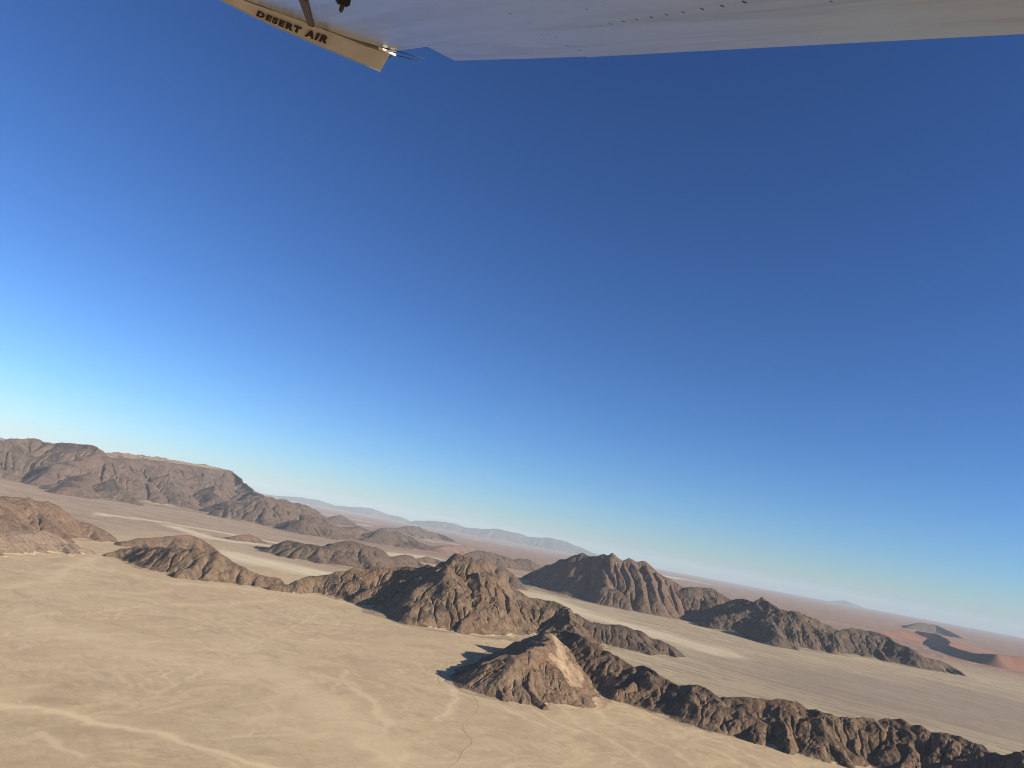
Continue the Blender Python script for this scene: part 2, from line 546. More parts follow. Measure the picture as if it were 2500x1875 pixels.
def erode(h, h0, dx, iters, k, relax, seed, a0=30.0, K=1.0):
    ny, nx = h.shape
    kf = (k * K * np.ones(h.shape)).reshape(-1)
    rng = np.random.RandomState(seed)
    I = np.arange(ny * nx).reshape(ny, nx)
    A = None
    for it in range(iters):
        best = np.full(h.shape, 1e-6)
        rec = I.copy()
        dist = np.ones(h.shape)
        jit = 0.75 + 0.5 * rng.rand(8, ny, nx)
        for q, (dy, dx_, L) in enumerate(_N8):
            y0, y1 = max(0, -dy), ny - max(0, dy)
            x0, x1 = max(0, -dx_), nx - max(0, dx_)
            a = (slice(y0, y1), slice(x0, x1))
            bsl = (slice(y0 + dy, y1 + dy), slice(x0 + dx_, x1 + dx_))
            s = (h[a] - h[bsl]) / L * jit[q][a]
            m = (s > best[a]) & (h[a] > h[bsl])
            best[a] = np.where(m, s, best[a])
            rec[a] = np.where(m, I[bsl], rec[a])
            dist[a] = np.where(m, L, dist[a])
        rf = rec.reshape(-1)
        lev = (rf != np.arange(rf.size)).astype(np.int32)
        p = rf.copy()
        while True:
            add = lev[p]
            if not add.any():
                break
            lev = lev + add
            p = p[p]
        order = np.argsort(lev, kind='stable')
        ends = np.cumsum(np.bincount(lev))
        Af = np.ones(rf.size)
        for L in range(len(ends) - 1, 0, -1):
            ii = order[ends[L - 1]:ends[L]]
            np.add.at(Af, rf[ii], Af[ii])
        hf = h.reshape(-1).copy()
        F = kf * np.maximum(Af - a0, 0) ** 0.5 / dist.reshape(-1)
        for L in range(1, len(ends)):
            ii = order[ends[L - 1]:ends[L]]
            f = F[ii]
            hf[ii] = (hf[ii] + f * hf[rf[ii]]) / (1 + f)
        h = hf.reshape(ny, nx)
        h = h + relax * (h0 - h)
        A = Af.reshape(ny, nx)
        # slope wash
        hp = np.pad(h, 1, mode='edge')
        lap = (hp[:-2, 1:-1] + hp[2:, 1:-1] + hp[1:-1, :-2] + hp[1:-1, 2:]) / 4 - h
        h = h + (0.10 if it < iters - 1 else 0.04) * lap
    return h, A

def blur(a, n=1):
    for _ in range(n):
        p = np.pad(a, 1, mode='edge')
        a = (p[:-2, 1:-1] + p[2:, 1:-1] + p[1:-1, :-2] + p[1:-1, 2:] + 2 * a) / 6
    return a

def crest(pts, s):
    """crest points from pixels: (u, v of the crest, v of the foot in front of it)"""
    out = []
    for u, v, vb in pts:
        ub = u - 0.187 * (vb - v)
        a, y, k = ray(u, v)
        k = k / y
        G = ground_at(ub, vb)[1]
        D = (G + H / s) / (1 - k / s)
        out.append(at_depth(u, v, D))
    return out

def smooth_depth(pts, n=2):
    """even out the depth along a crest, keeping every point on its line of sight"""
    for _ in range(n):
        D = [p[1] for p in pts]
        q = [D[0]] + [(D[i - 1] + 2 * D[i] + D[i + 1]) / 4 for i in range(1, len(D) - 1)] + [D[-1]]
        pts = [np.array((p[0] * d / p[1], d, H + (p[2] - H) * d / p[1])) for p, d in zip(pts, q)]
    return pts

def hill(name, label, crests, spurs=(), s=0.6, res=1.0, mat=None, k=0.06, relax=0.06, iters=17, warp=0.32,
         rough=1.0, seed=1, cat="hill", foot=0.14, sandz=0.16, cliff=0.0, smoothn=2, sandflat=0.10, crag=0.0, kind='structure', lift=1.0, sink=2.0,
         spur=0.7, spurlen=1.0, a0=40.0, chutes=(), rim=None, flat=0.75, fine=1, wall=1.35):
    """crests: pixel crest lines with feet; spurs: ((u,v,depth offset),...) descending ridges as world points"""
    lines = []
    for c in crests:
        if isinstance(c, tuple) and c[0] == 'w':
            lines.append((c[1], s))
            continue
        lines.append((smooth_depth(crest(c, s), smoothn), s * wall))
    for sp_ in spurs:
        lines.append((sp_, s))
    rs = np.random.RandomState(seed * 7 + 1)
    n_main = len(lines)
    main = list(lines[0][0])
    if spur > 0:
        # buttresses running down from the crest on both sides
        for L, ss in list(lines):
            acc, nxt = 0.0, 0.3
            for i in range(len(L) - 1):
                p, q = L[i], L[i + 1]
                seg = math.hypot(q[0] - p[0], q[1] - p[1])
                pos = 0.0
                while seg > 0 and pos < seg:
                    t = pos / seg
                    c = p + (q - p) * t
                    w = max(c[2], 4.0) / s
                    if acc >= nxt:
                        acc = 0.0
                        nxt = rs.uniform(0.45, 1.25) * spur
                        dirx, diry = (q - p)[:2] / seg
                        for side in (1, -1):
                            nxv, nyv = -diry * side, dirx * side
                            ang = rs.uniform(-0.55, 0.55)
                            ca, sa = math.cos(ang), math.sin(ang)
                            vx, vy = nxv * ca - nyv * sa, nxv * sa + nyv * ca
                            Ln = w * rs.uniform(0.65, 1.12) * spurlen
                            bend = rs.uniform(-0.35, 0.35)
                            drop = rs.uniform(0.0, 0.12)
                            P2 = []
                            for tt in (0.0, 0.3, 0.6, 1.0):
                                zz = c[2] * (1 - drop - (0.86 - drop) * tt ** rs.uniform(0.75, 1.05))
                                off = bend * tt * tt * Ln
                                P2.append(np.array((c[0] + vx * Ln * tt - vy * off, c[1] + vy * Ln * tt + vx * off, max(zz, 2.0))))
                            lines.append((P2, s * rs.uniform(1.05, 1.5)))
                    st = max(w * 0.05, 3.0)
                    pos += st
                    acc += st / w
    allp = np.array([p for L, _ in lines for p in L])
    zmax = allp[:, 2].max()
    marg = max(zmax, 25) / s * 1.0 + 60
    Dm = np.hypot(allp[:, 0], allp[:, 1]).min()
    dx = max(2.0, Dm / 758.0 * res)
    xa, xb = allp[:, 0].min() - marg, allp[:, 0].max() + marg
    ya, yb = allp[:, 1].min() - marg, allp[:, 1].max() + marg
    nx, ny = int((xb - xa) / dx) + 1, int((yb - ya) / dx) + 1
    if nx * ny > 800000:
        f = math.sqrt(nx * ny / 800000.0)
        dx *= f
        nx, ny = int((xb - xa) / dx) + 1, int((yb - ya) / dx) + 1
    X, Y = np.meshgrid(np.linspace(xa, xb, nx), np.linspace(ya, yb, ny))
    wscale = zmax / s
    wl_ = 0.42 * wscale
    XX = X + warp * wl_ * fbm(X / wl_, Y / wl_, 5, seed)
    YY = Y + warp * wl_ * fbm(X / wl_, Y / wl_, 5, seed + 13)
    base = np.full(X.shape, -1.0)
    near = np.full(X.shape, 9.0)
    onc = np.full(X.shape, 9.0)
    for il, (L, ss) in enumerate(lines):
        pz = np.array([max(p[2], 2.0) for p in L])
        rad = pz.max() / ss * 2.3 + 30
        lx, ly = [p[0] for p in L], [p[1] for p in L]
        i0, i1 = np.searchsorted(X[0], [min(lx) - rad, max(lx) + rad])
        j0, j1 = np.searchsorted(Y[:, 0], [min(ly) - rad, max(ly) + rad])
        if i1 - i0 < 2 or j1 - j0 < 2:
            continue
        sl = (slice(j0, j1), slice(i0, i1))
        d, par = poly_dist(XX[sl], YY[sl], L)
        zt = np.interp(par, np.arange(len(L)), pz) * lift
        q = d * ss / zt
        g = np.where(q < 1 - foot, 1 - q, foot * np.exp(-(np.maximum(q, 1 - foot) - 1 + foot) / (foot * 1.15)))
        if cliff > 0 and il == 0:
            g = g - cliff * sstep(0.0, 0.035, q) * sstep(1.0, 0.3, q)
        base[sl] = np.maximum(base[sl], zt * g)
        near[sl] = np.minimum(near[sl], q)
        if il < n_main:
            onc[sl] = np.minimum(onc[sl], q)
    base = np.maximum(base, 0)
    n = fbm(X / (0.5 * wscale), Y / (0.5 * wscale), 5, seed + 3)
    nr = fbm(X / (0.25 * wscale), Y / (0.25 * wscale), 4, seed + 8, ridged=True)
    n2 = fbm(X / (0.9 * wscale), Y / (0.9 * wscale), 3, seed + 6)
    keep = 1 - flat * sstep(0.4, 0.0, onc)
    h0 = base * (1 + keep * rough * (0.20 * n + 0.17 * nr + 0.22 * n2))
    kn = fbm(X / (0.33 * wscale), Y / (0.33 * wscale), 4, seed + 40)
    dip = rs.uniform(0, 6.28)
    lay = gnoise((X * math.cos(dip) + Y * math.sin(dip)) / (0.16 * wscale) + h0 / (0.12 * wscale) + 0.8 * kn, 0 * X + seed, seed + 44)
    h, A = erode(h0.copy(), h0, dx, iters, k, relax, seed, a0, np.exp(1.9 * kn + 1.3 * lay) * (1 - 0.9 * sstep(0.6, 1.0, near)))
    # hard bands stand proud
    h = h + 0.035 * zmax * rough * np.clip(lay, -0.3, 0.7) * sstep(0.1, 0.4, h / zmax)
    soil = soil_attrs(X, Y)
    gz = ground_z(X, Y)
    nz = fbm(X / (0.3 * wscale), Y / (0.3 * wscale), 4, seed + 30)
    flow = np.clip(np.log1p(np.maximum(blur(A, 1) - 4, 0)) / 6.0, 0, 1)
    gy, gx = np.gradient(h, dx)
    soft_slope = blur(np.hypot(gx, gy), 2)
    if fine > 1:
        def up(a, cubic=False):
            for ax_ in (0, 1):
                n_ = a.shape[ax_]
                t = np.linspace(0, n_ - 1, n_ * fine - fine + 1)
                i = np.minimum(t.astype(int), n_ - 2)
                f = t - i
                f = f[:, None] if ax_ == 0 else f[None, :]
                g = lambda k_: np.take(a, k_, axis=ax_)
                p1, p2 = g(i), g(i + 1)
                if cubic:
                    p0, p3 = g(np.maximum(i - 1, 0)), g(np.minimum(i + 2, n_ - 1))
                    a = p1 + 0.5 * f * (p2 - p0 + f * (2 * p0 - 5 * p1 + 4 * p2 - p3 + f * (3 * (p1 - p2) + p3 - p0)))
                else:
                    a = p1 + f * (p2 - p1)
            return a
        h = up(h, True)
        near, onc, nz, flow, soft_slope, gz = up(near), up(onc), up(nz), up(flow), up(soft_slope), up(gz)
        soil = {k_: up(v_) for k_, v_ in soil.items()}
        xa_, xb_, ya_, yb_ = X[0, 0], X[0, -1], Y[0, 0], Y[-1, 0]
        X, Y = np.meshgrid(np.linspace(xa_, xb_, h.shape[1]), np.linspace(ya_, yb_, h.shape[0]))
        dx = X[0, 1] - X[0, 0]
    # crags: roughness of the bare rock at several sizes
    dc = dx * fine
    m = sstep(1.08, 0.8, near + 0.25 * nz)
    ii = np.nonzero((m > 0) & (h > 0))
    xs, ys = X[ii], Y[ii]
    pat = 0.35 + 1.15 * sstep(-0.25, 0.35, fbm(xs / (60 * dc), ys / (60 * dc), 3, seed + 25))
    mm = m[ii] * pat * (0.6 + 0.4 * sstep(0.0, 0.3, onc[ii])) * (1 - 0.55 * sstep(0.45, 0.9, near[ii]))
    big = fbm(xs / (26 * dc), ys / (26 * dc), 2, seed + 20, 0.5, ridged=True)
    lump = fbm(xs / (11 * dc) + 0.6 * big, ys / (8 * dc) - 0.6 * big, 3, seed + 21, 0.6, ridged=True)
    fin = fbm(xs / (4.2 * dc) + 0.7 * lump, ys / (3.2 * dc), 4, seed + 23, 0.68, ridged=True)
    am = min(0.035 * zmax + 1.0, 1.2 * dc + 1.0) * rough
    h[ii] += mm * am * (0.7 * big + (0.55 + 0.6 * crag) * lump + 0.85 * (0.8 + crag) * fin)
    outn = np.zeros_like(h)
    ii = np.nonzero((near > 0.7) & (near < 1.5))
    outn[ii] = fbm(X[ii] / (7 * dc), Y[ii] / (7 * dc), 3, seed + 33)
    sand = sstep(sandz * 1.5, sandz * 0.35, h / zmax + 0.10 * nz) * sstep(sandflat + 0.22, sandflat, soft_slope)
    out = sstep(1.02, 1.26, near + 0.28 * nz + 0.16 * outn)
    sand = np.maximum(sand, out)
    debris = sstep(1.75, 1.0, near + 0.45 * nz) * out
    rimd = np.zeros_like(h)
    if rim:
        d, par = poly_dist(X, Y, main)
        zt = np.interp(par, np.arange(len(main)), [p[2] for p in main])
        rimd = sstep(rim[2], rim[2] * 0.5, d * s / zt) * sstep(rim[0] - 0.5, rim[0] + 0.5, par) * sstep(rim[1] + 0.5, rim[1] - 0.5, par)
    for P, wd, amt in chutes:
        pp = np.stack([X, Y, h - H], -1)
        cu = pp @ np.array(cx); cv = pp @ np.array(cy); cw = -(pp @ np.array(cz))
        U, V = W0 / 2 + FPX * cu / cw, H0 / 2 - FPX * cv / cw
        d, par = poly_dist(U, V, P)
        ww = np.interp(par, np.arange(len(P)), wd)
        ii = np.nonzero(d < 3 * ww)
        f = np.full(ii[0].shape, 0.0) + d[ii] / ww[ii] + 0.9 * fbm(X[ii] / 40.0, Y[ii] / 40.0, 5, 91, 0.65)
        sand[ii] = np.maximum(sand[ii], amt * sstep(1.5, 0.5, f))
        debris[ii] = np.maximum(debris[ii], 0.85 * sstep(1.6, 0.4, f))
    Z = h + gz - sink
    attrs = dict(soil)
    attrs.update({"flow": flow, "sand": sand, "rim": rimd, "debris": debris})
    o = mesh_grid(name, X, Y, Z, mat, attrs, keep=(h > sink - 1.0))
    tag(o, label, None, None, kind)
    print(name, X.shape, "dx %.1f z %.0f" % (dx, zmax), round(time.time() - T0, 1))
    return o

ROCK_NEAR = make_rock_mat("dark_varnished_rock", (0.036, 0.022, 0.014), (0.170, 0.105, 0.060), (0.130, 0.068, 0.036))
ROCK_BROWN = make_rock_mat("brown_rock", (0.080, 0.046, 0.030), (0.160, 0.097, 0.060), (0.195, 0.098, 0.054))
ROCK_GREY = make_rock_mat("grey_rock", (0.034, 0.022, 0.016), (0.108, 0.069, 0.045), (0.085, 0.047, 0.029), scale=1.5)
ROCK_MESA = make_rock_mat("layered_rock", (0.050, 0.032, 0.025), (0.125, 0.077, 0.054), (0.105, 0.057, 0.040), strata=0.6, scale=2.5, sand_amt=0.9)
ROCK_FAR = make_rock_mat("distant_rock", (0.055, 0.043, 0.038), (0.09, 0.07, 0.06), (0.075, 0.058, 0.048), scale=6.0)
SANDY = make_rock_mat("sandy_rock", (0.15, 0.105, 0.075), (0.24, 0.17, 0.115), (0.20, 0.13, 0.085))

# ------------------------------------------------------------------ the hills
CHUTES = [([(1352, 1548), (1368, 1575), (1372, 1605), (1385, 1630), (1408, 1660)], [7, 11, 16, 20, 20], 0.64),
          ([(1345, 1600), (1375, 1625), (1400, 1660)], [6, 10, 10], 0.8),
          ([(1495, 1640), (1490, 1675), (1485, 1705)], [10, 20, 26], 0.52)]

def build_hills():
    # the table mountain far left
    front = smooth_depth(crest([(246, 1103, 1214), (282, 1102, 1217), (346, 1109, 1222), (407, 1120, 1226), (461, 1128, 1230), (519, 1138, 1238), (560, 1148, 1246)], 0.5), 4)
    MESA_BACK = [p * 1.0 + np.array((120.0 * k_, 620.0, -45.0)) for k_, p in enumerate(front[:-2])]
    hill("mesa_mountain", "flat-topped purple brown mountain with a pale layered rim at far left",
         [[(-330, 1040, 1120), (-200, 1052, 1140), (-90, 1070, 1155), (0, 1078, 1168), (42, 1070, 1172), (73, 1070, 1178), (115, 1075, 1185), (136, 1082, 1190), (154, 1079, 1194),
           (207, 1080, 1205), (231, 1090, 1210), (246, 1103, 1214), (269, 1105, 1216), (282, 1102, 1217), (346, 1109, 1222), (407, 1120, 1226),
           (461, 1128, 1230), (519, 1138, 1238), (565, 1149, 1248), (584, 1163, 1252), (599, 1180, 1256), (622, 1199, 1262), (640, 1211, 1268)],
          ('w', MESA_BACK),
          [(232, 1130, 1203), (222, 1150, 1207), (200, 1172, 1210), (170, 1190, 1212)],
          [(284, 1168, 1224), (290, 1190, 1227), (310, 1212, 1230)],
          [(85, 1110, 1172), (65, 1130, 1174)],
          [(420, 1160, 1238), (440, 1195, 1242), (455, 1220, 1244)], [(520, 1185, 1250), (530, 1210, 1254)]],
         s=0.50, mat=ROCK_MESA, k=0.10, relax=0.05, warp=0.3, seed=11, smoothn=4, cliff=0.10, sandz=0.10, rough=0.8, spur=0.8, spurlen=1.1, flat=0.92, fine=2, rim=(11.5, 17.5, 0.075))
    hill("foothill", "brown foothills in a row running down from the end of the flat-topped mountain",
         [[(534, 1249, 1262), (557, 1237, 1266), (615, 1222, 1276), (649, 1210, 1284), (684, 1220, 1288), (730, 1230, 1292), (769, 1245, 1294), (792, 1261, 1296)],
          [(742, 1270, 1306), (777, 1263, 1307), (800, 1280, 1310), (838, 1291, 1314), (869, 1284, 1314), (892, 1291, 1318), (910, 1302, 1320)]],
         s=0.45, mat=ROCK_MESA, k=0.09, seed=12, smoothn=3, sandz=0.12)
    hill("low_hill", "grey brown low hills in the middle distance, behind the pale flat",
         [[(900, 1312, 1324), (927, 1295, 1326), (946, 1299, 1330), (969, 1298, 1332), (1003, 1311, 1336), (1034, 1326, 1340), (1065, 1341, 1345)],
          [(860, 1307, 1317), (872, 1312, 1318)], [(975, 1328, 1336), (1000, 1333, 1340)]],
         s=0.40, mat=ROCK_GREY, seed=13, sandz=0.12)
    hill("low_hill", "dark low hills just in front of the red plain, left of the main peak",
         [[(940, 1290, 1300), (969, 1291, 1304), (992, 1286, 1306), (1023, 1287, 1309), (1042, 1299, 1312), (1069, 1304, 1316), (1092, 1311, 1320), (1111, 1324, 1326)]],
         s=0.40, mat=ROCK_GREY, seed=14, sandz=0.12)
    hill("low_hill", "small grey hill with a pointed top at the edge of the white flat",
         [[(805, 1268, 1278), (831, 1259, 1281), (854, 1272, 1283)]], s=0.40, mat=ROCK_GREY, seed=15)
    hill("red_hill", "low reddish hill left of the fluted mountain, behind the main peak",
         [[(1073, 1334, 1350), (1111, 1331, 1353), (1138, 1332, 1355), (1165, 1339, 1358)]], s=0.35, mat=ROCK_RED, seed=16, rough=0.6)
    # left side
    hill("brown_hill", "rounded reddish brown hill at the left edge of the picture",
         [[(-230, 1200, 1300), (-90, 1205, 1305), (0, 1214, 1310), (19, 1213, 1312), (58, 1214, 1314), (81, 1222, 1315), (108, 1224, 1315), (135, 1230, 1315), (154, 1245, 1315), (173, 1261, 1315),
           (192, 1272, 1316), (219, 1278, 1318), (250, 1295, 1321), (281, 1316, 1324)],
          [(20, 1255, 1318), (-60, 1262, 1322)]],
         s=0.50, mat=ROCK_BROWN, k=0.05, seed=17, rough=0.7, sandz=0.14)
    hill("sandy_hill", "low sand-covered hill with scattered rock patches at the left edge",
         [[(-120, 1312, 1350), (0, 1301, 1350), (38, 1295, 1350), (85, 1295, 1350), (115, 1297, 1350), (142, 1310, 1350), (173, 1324, 1351), (223, 1345, 1354)]],
         s=0.40, mat=SANDY, k=0.04, seed=18, rough=1.0, sandz=0.75, sandflat=0.26)
    hill("brown_hill", "smooth brown mound on the plain behind the dark craggy hill at left",
         [[(300, 1322, 1334), (338, 1313, 1338), (384, 1312, 1342), (423, 1306, 1348), (469, 1305, 1352), (496, 1316, 1356), (526, 1339, 1362)]],
         s=0.45, mat=ROCK_BROWN, k=0.03, seed=19, rough=0.5, sandz=0.1)
    hill("brown_hill", "smallest brown mound, alone on the pale flat",
         [[(561, 1312, 1318), (584, 1305, 1320), (611, 1304, 1323), (630, 1312, 1325), (649, 1323, 1328)]], s=0.42, mat=ROCK_BROWN, k=0.03, seed=20, rough=0.5)
    hill("craggy_hill", "dark craggy hill with deep black gullies on the left of the near chain",
         [[(261, 1354, 1360), (292, 1341, 1362), (330, 1334, 1368), (346, 1341, 1378), (384, 1337, 1388), (407, 1339, 1398), (423, 1337, 1405), (480, 1340, 1415), (507, 1349, 1420), (534, 1347, 1424), (569, 1372, 1427),
           (615, 1395, 1432), (684, 1418, 1438)],
          [(475, 1380, 1416), (455, 1390, 1415), (430, 1402, 1413)]],
         s=0.62, mat=ROCK_NEAR, k=0.07, seed=21, rough=1.2, fine=2, sandz=0.10, crag=0.5)
    hill("twin_hill", "double-topped dark hill standing alone on the pale flat",
         [[(630, 1333, 1340), (661, 1337, 1350), (700, 1318, 1358), (742, 1326, 1369), (792, 1334, 1378), (819, 1324, 1381), (854, 1320, 1386), (888, 1328, 1390), (927, 1339, 1390), (950, 1357, 1388)]],
         s=0.50, mat=ROCK_GREY, k=0.05, seed=22, rough=0.7, sandz=0.10)
    hill("low_hill", "small brown hill between the double-topped hill and the main peak",
         [[(927, 1373, 1388), (965, 1357, 1390), (988, 1353, 1392), (1007, 1357, 1394), (1034, 1378, 1396)]], s=0.50, mat=ROCK_GREY, k=0.05, seed=23, rough=0.7)
    hill("low_hill", "tiny brown knoll just left of the main peak, on the pale flat",
         [[(1021, 1364, 1371), (1042, 1357, 1373), (1060, 1362, 1376), (1076, 1368, 1380)]], s=0.42, mat=ROCK_BROWN, seed=24, rough=0.6)
    # behind the peak
    hill("dark_hill", "dark hills behind the main peak, left of the fluted mountain",
         [[(1130, 1355, 1372), (1169, 1344, 1374), (1199, 1349, 1380), (1223, 1357, 1385), (1253, 1368, 1390), (1284, 1363, 1393), (1322, 1382, 1400)]], s=0.45, mat=ROCK_GREY, seed=25, sandz=0.12)
    hill("brown_hill", "smooth brown slope peeping out right behind the main peak",
         [[(1140, 1378, 1415), (1165, 1366, 1420), (1188, 1363, 1424), (1215, 1376, 1428), (1246, 1395, 1432), (1276, 1424, 1440)]], s=0.50, mat=ROCK_BROWN, seed=26, rough=0.7)
    # main mass
    hill("main_ridge", "tallest dark rocky ridge, rising to a broad peak in the middle of the picture",
         [[(677, 1432, 1444), (715, 1422, 1448), (746, 1412, 1446), (800, 1407, 1455), (831, 1395, 1460), (861, 1387, 1468), (884, 1393, 1472), (919, 1387, 1474), (984, 1389, 1480), (1023, 1387, 1495), (1053, 1380, 1510),
           (1084, 1366, 1525), (1119, 1359, 1535), (1153, 1363, 1540), (1176, 1387, 1543), (1199, 1399, 1545), (1223, 1411, 1546), (1261, 1441, 1547), (1292, 1460, 1548), (1322, 1464, 1552), (1353, 1472, 1558), (1376, 1487, 1562), (1392, 1505, 1566), (1420, 1548, 1585)],
          [(1100, 1385, 1541), (1075, 1420, 1541), (1040, 1465, 1538), (1000, 1490, 1526)],
          [(1165, 1395, 1545), (1180, 1440, 1547), (1160, 1490, 1549), (1120, 1525, 1548)],
          [(1230, 1440, 1547), (1250, 1480, 1548), (1225, 1515, 1548), (1190, 1532, 1549)]],
         s=0.58, mat=ROCK_NEAR, k=0.09, relax=0.05, seed=27, rough=1.1, fine=2, sandz=0.07, crag=0.6, smoothn=3)
    hill("spur_ridge", "low dark spur running right from the main ridge onto the pale plain",
         [[(1370, 1505, 1560), (1388, 1500, 1562), (1411, 1500, 1566), (1446, 1519, 1572), (1484, 1525, 1578), (1515, 1524, 1584), (1546, 1538, 1590), (1569, 1542, 1592), (1588, 1559, 1595), (1615, 1563, 1597), (1650, 1584, 1602)]],
         s=0.42, mat=ROCK_GREY, k=0.05, seed=28, rough=0.9, fine=2, sandz=0.14)
    # second chain
    hill("fluted_mountain", "fluted brown mountain with five rounded summits right of centre",
         [[(1270, 1412, 1414), (1300, 1396, 1417), (1327, 1384, 1422), (1369, 1373, 1438), (1396, 1358, 1454), (1423, 1351, 1462), (1446, 1361, 1468), (1469, 1358, 1474), (1482, 1360, 1478), (1494, 1352, 1480), (1507, 1361, 1482), (1523, 1371, 1485), (1542, 1363, 1488),
           (1557, 1373, 1490), (1571, 1369, 1492), (1588, 1384, 1495), (1603, 1400, 1498), (1634, 1415, 1502), (1661, 1433, 1507)],
          [(1394, 1359, 1454), (1388, 1385, 1452), (1376, 1415, 1449), (1360, 1436, 1446)], [(1405, 1362, 1458), (1408, 1390, 1458), (1412, 1420, 1460)],
          [(1423, 1352, 1462), (1430, 1380, 1464), (1436, 1410, 1465), (1440, 1440, 1468)], [(1440, 1362, 1467), (1452, 1390, 1470), (1470, 1420, 1474)],
          [(1468, 1359, 1474), (1472, 1385, 1476), (1480, 1412, 1478), (1490, 1440, 1482)], [(1494, 1353, 1480), (1506, 1380, 1482), (1518, 1410, 1485), (1532, 1445, 1489)],
          [(1525, 1372, 1485), (1532, 1395, 1487), (1538, 1425, 1490)],
          [(1543, 1364, 1488), (1554, 1390, 1491), (1562, 1420, 1494), (1575, 1458, 1498)], [(1572, 1370, 1492), (1582, 1395, 1496), (1592, 1425, 1500), (1608, 1465, 1504)],
          [(1600, 1398, 1498), (1612, 1425, 1502), (1625, 1460, 1506)], [(1634, 1416, 1502), (1645, 1445, 1506), (1655, 1475, 1509)],
          [(1413, 1457, 1463), (1440, 1446, 1470), (1469, 1434, 1478), (1504, 1440, 1484), (1530, 1465, 1490)]],
         s=0.62, mat=ROCK_BROWNGREY, k=0.08, relax=0.06, seed=29, rough=0.9, fine=2, sandz=0.08, warp=0.16, smoothn=2, spur=0.0, wall=1.5, a0=14, flat=0.9, crag=0.3)
    hill("dark_ridge", "dark grey rounded ridge adjoining the right foot of the fluted mountain",
         [[(1620, 1462, 1496), (1645, 1445, 1503), (1661, 1436, 1509), (1680, 1434, 1513), (1719, 1436, 1520), (1746, 1438, 1524), (1769, 1454, 1527), (1788, 1466, 1531), (1810, 1490, 1536)],
          [(1705, 1490, 1520), (1740, 1502, 1525), (1770, 1510, 1528)]],
         s=0.55, mat=ROCK_GREY, k=0.06, seed=30, rough=0.7, fine=2, sandz=0.12)
    hill("dark_ridge", "jagged dark ridge with a pointed top in the middle of the right-hand chain",
         [[(1762, 1476, 1532), (1799, 1466, 1542), (1830, 1467, 1552), (1846, 1475, 1556), (1869, 1463, 1562), (1888, 1477, 1570), (1903, 1492, 1575), (1930, 1496, 1579), (1953, 1500, 1580), (1984, 1507, 1581), (1999, 1519, 1582), (2050, 1540, 1590)],
          [(1800, 1500, 1545), (1840, 1520, 1558), (1850, 1540, 1560)], [(1880, 1520, 1572), (1900, 1550, 1580)]],
         s=0.55, mat=ROCK_GREY, k=0.08, seed=31, rough=1.2, fine=2, sandz=0.08, crag=0.4)
    hill("dark_ridge", "long dark ridge tapering onto the plain at the right end of the second chain",
         [[(2003, 1568, 1584), (2050, 1540, 1592), (2084, 1534, 1597), (2130, 1542, 1606), (2169, 1554, 1613), (2199, 1573, 1622), (2230, 1588, 1632), (2265, 1607, 1638), (2303, 1616, 1639), (2338, 1634, 1642)]],
         s=0.52, mat=ROCK_GREY, k=0.07, seed=32, rough=0.9, fine=2, sandz=0.08)
    # near right
    hill("near_ridge", "nearest dark rocky ridge running down to the bottom right corner",
         [[(1322, 1566, 1628), (1336, 1546, 1632), (1345, 1527, 1636), (1357, 1539, 1642), (1376, 1544, 1650), (1406, 1550, 1672), (1435, 1563, 1688), (1479, 1588, 1698), (1504, 1604, 1706), (1529, 1621, 1712), (1551, 1633, 1718), (1569, 1626, 1722), (1587, 1637, 1728), (1609, 1650, 1740), (1638, 1674, 1756), (1667, 1675, 1766), (1700, 1671, 1776),
           (1731, 1684, 1784), (1754, 1700, 1790), (1804, 1702, 1804), (1842, 1702, 1814), (1869, 1707, 1820), (1896, 1702, 1826), (1934, 1709, 1836), (1977, 1734, 1848), (2015, 1740, 1856), (2038, 1752, 1860), (2092, 1753, 1866), (2146, 1763, 1876), (2180, 1761, 1886), (2207, 1759, 1892),
           (2230, 1771, 1900), (2249, 1773, 1906), (2284, 1794, 1920), (2315, 1794, 1930), (2353, 1807, 1944), (2399, 1819, 1960), (2430, 1838, 1972), (2453, 1848, 1984), (2500, 1834, 1996), (2560, 1850, 2020), (2680, 1890, 2070)],
          [(2000, 1750, 1858), (2020, 1790, 1862), (2050, 1830, 1866)], [(2190, 1780, 1890), (2180, 1830, 1892)], [(1830, 1720, 1812), (1850, 1760, 1818), (1840, 1790, 1818)], [(1560, 1645, 1716), (1540, 1680, 1716)]],
         s=0.54, mat=ROCK_NEAR, k=0.07, relax=0.05, seed=33, rough=1.1, fine=2, sandz=0.06, crag=0.4, smoothn=4, spur=1.0, chutes=CHUTES)
    hill("cone_hill", "reddish brown cone-shaped hill with a sand chute, below the main ridge",
         [[(1118, 1668, 1670), (1131, 1657, 1672), (1153, 1638, 1681), (1189, 1617, 1693), (1218, 1607, 1704), (1244, 1600, 1713), (1280, 1590, 1719), (1306, 1580, 1719), (1322, 1574, 1706), (1334, 1560, 1688), (1342, 1543, 1668)],
          [(1222, 1612, 1706), (1255, 1650, 1714), (1290, 1685, 1721)], [(1262, 1600, 1717), (1310, 1645, 1722), (1360, 1690, 1726), (1395, 1712, 1727)], [(1300, 1588, 1719), (1350, 1632, 1722), (1400, 1676, 1726), (1430, 1706, 1728)]],
         s=0.56, mat=ROCK_CONE, k=0.03, seed=34, rough=0.45, fine=2, sandz=0.10, crag=0.5, smoothn=3, spur=0.5, wall=1.1, a0=20, chutes=CHUTES)
    # far away
    hill("distant_mountain", "pale blue mountain range on the horizon, left of the main peak",
         [('w', [at_depth(u, v + 2, 86000) for u, v in [(560, 1195), (638, 1203), (677, 1209), (731, 1212), (781, 1219), (819, 1233), (861, 1236), (911, 1240), (938, 1252), (977, 1260), (1000, 1270)]])],
         s=0.35, mat=ROCK_FAR, seed=35, k=0.05, warp=0.2, sink=12.0)
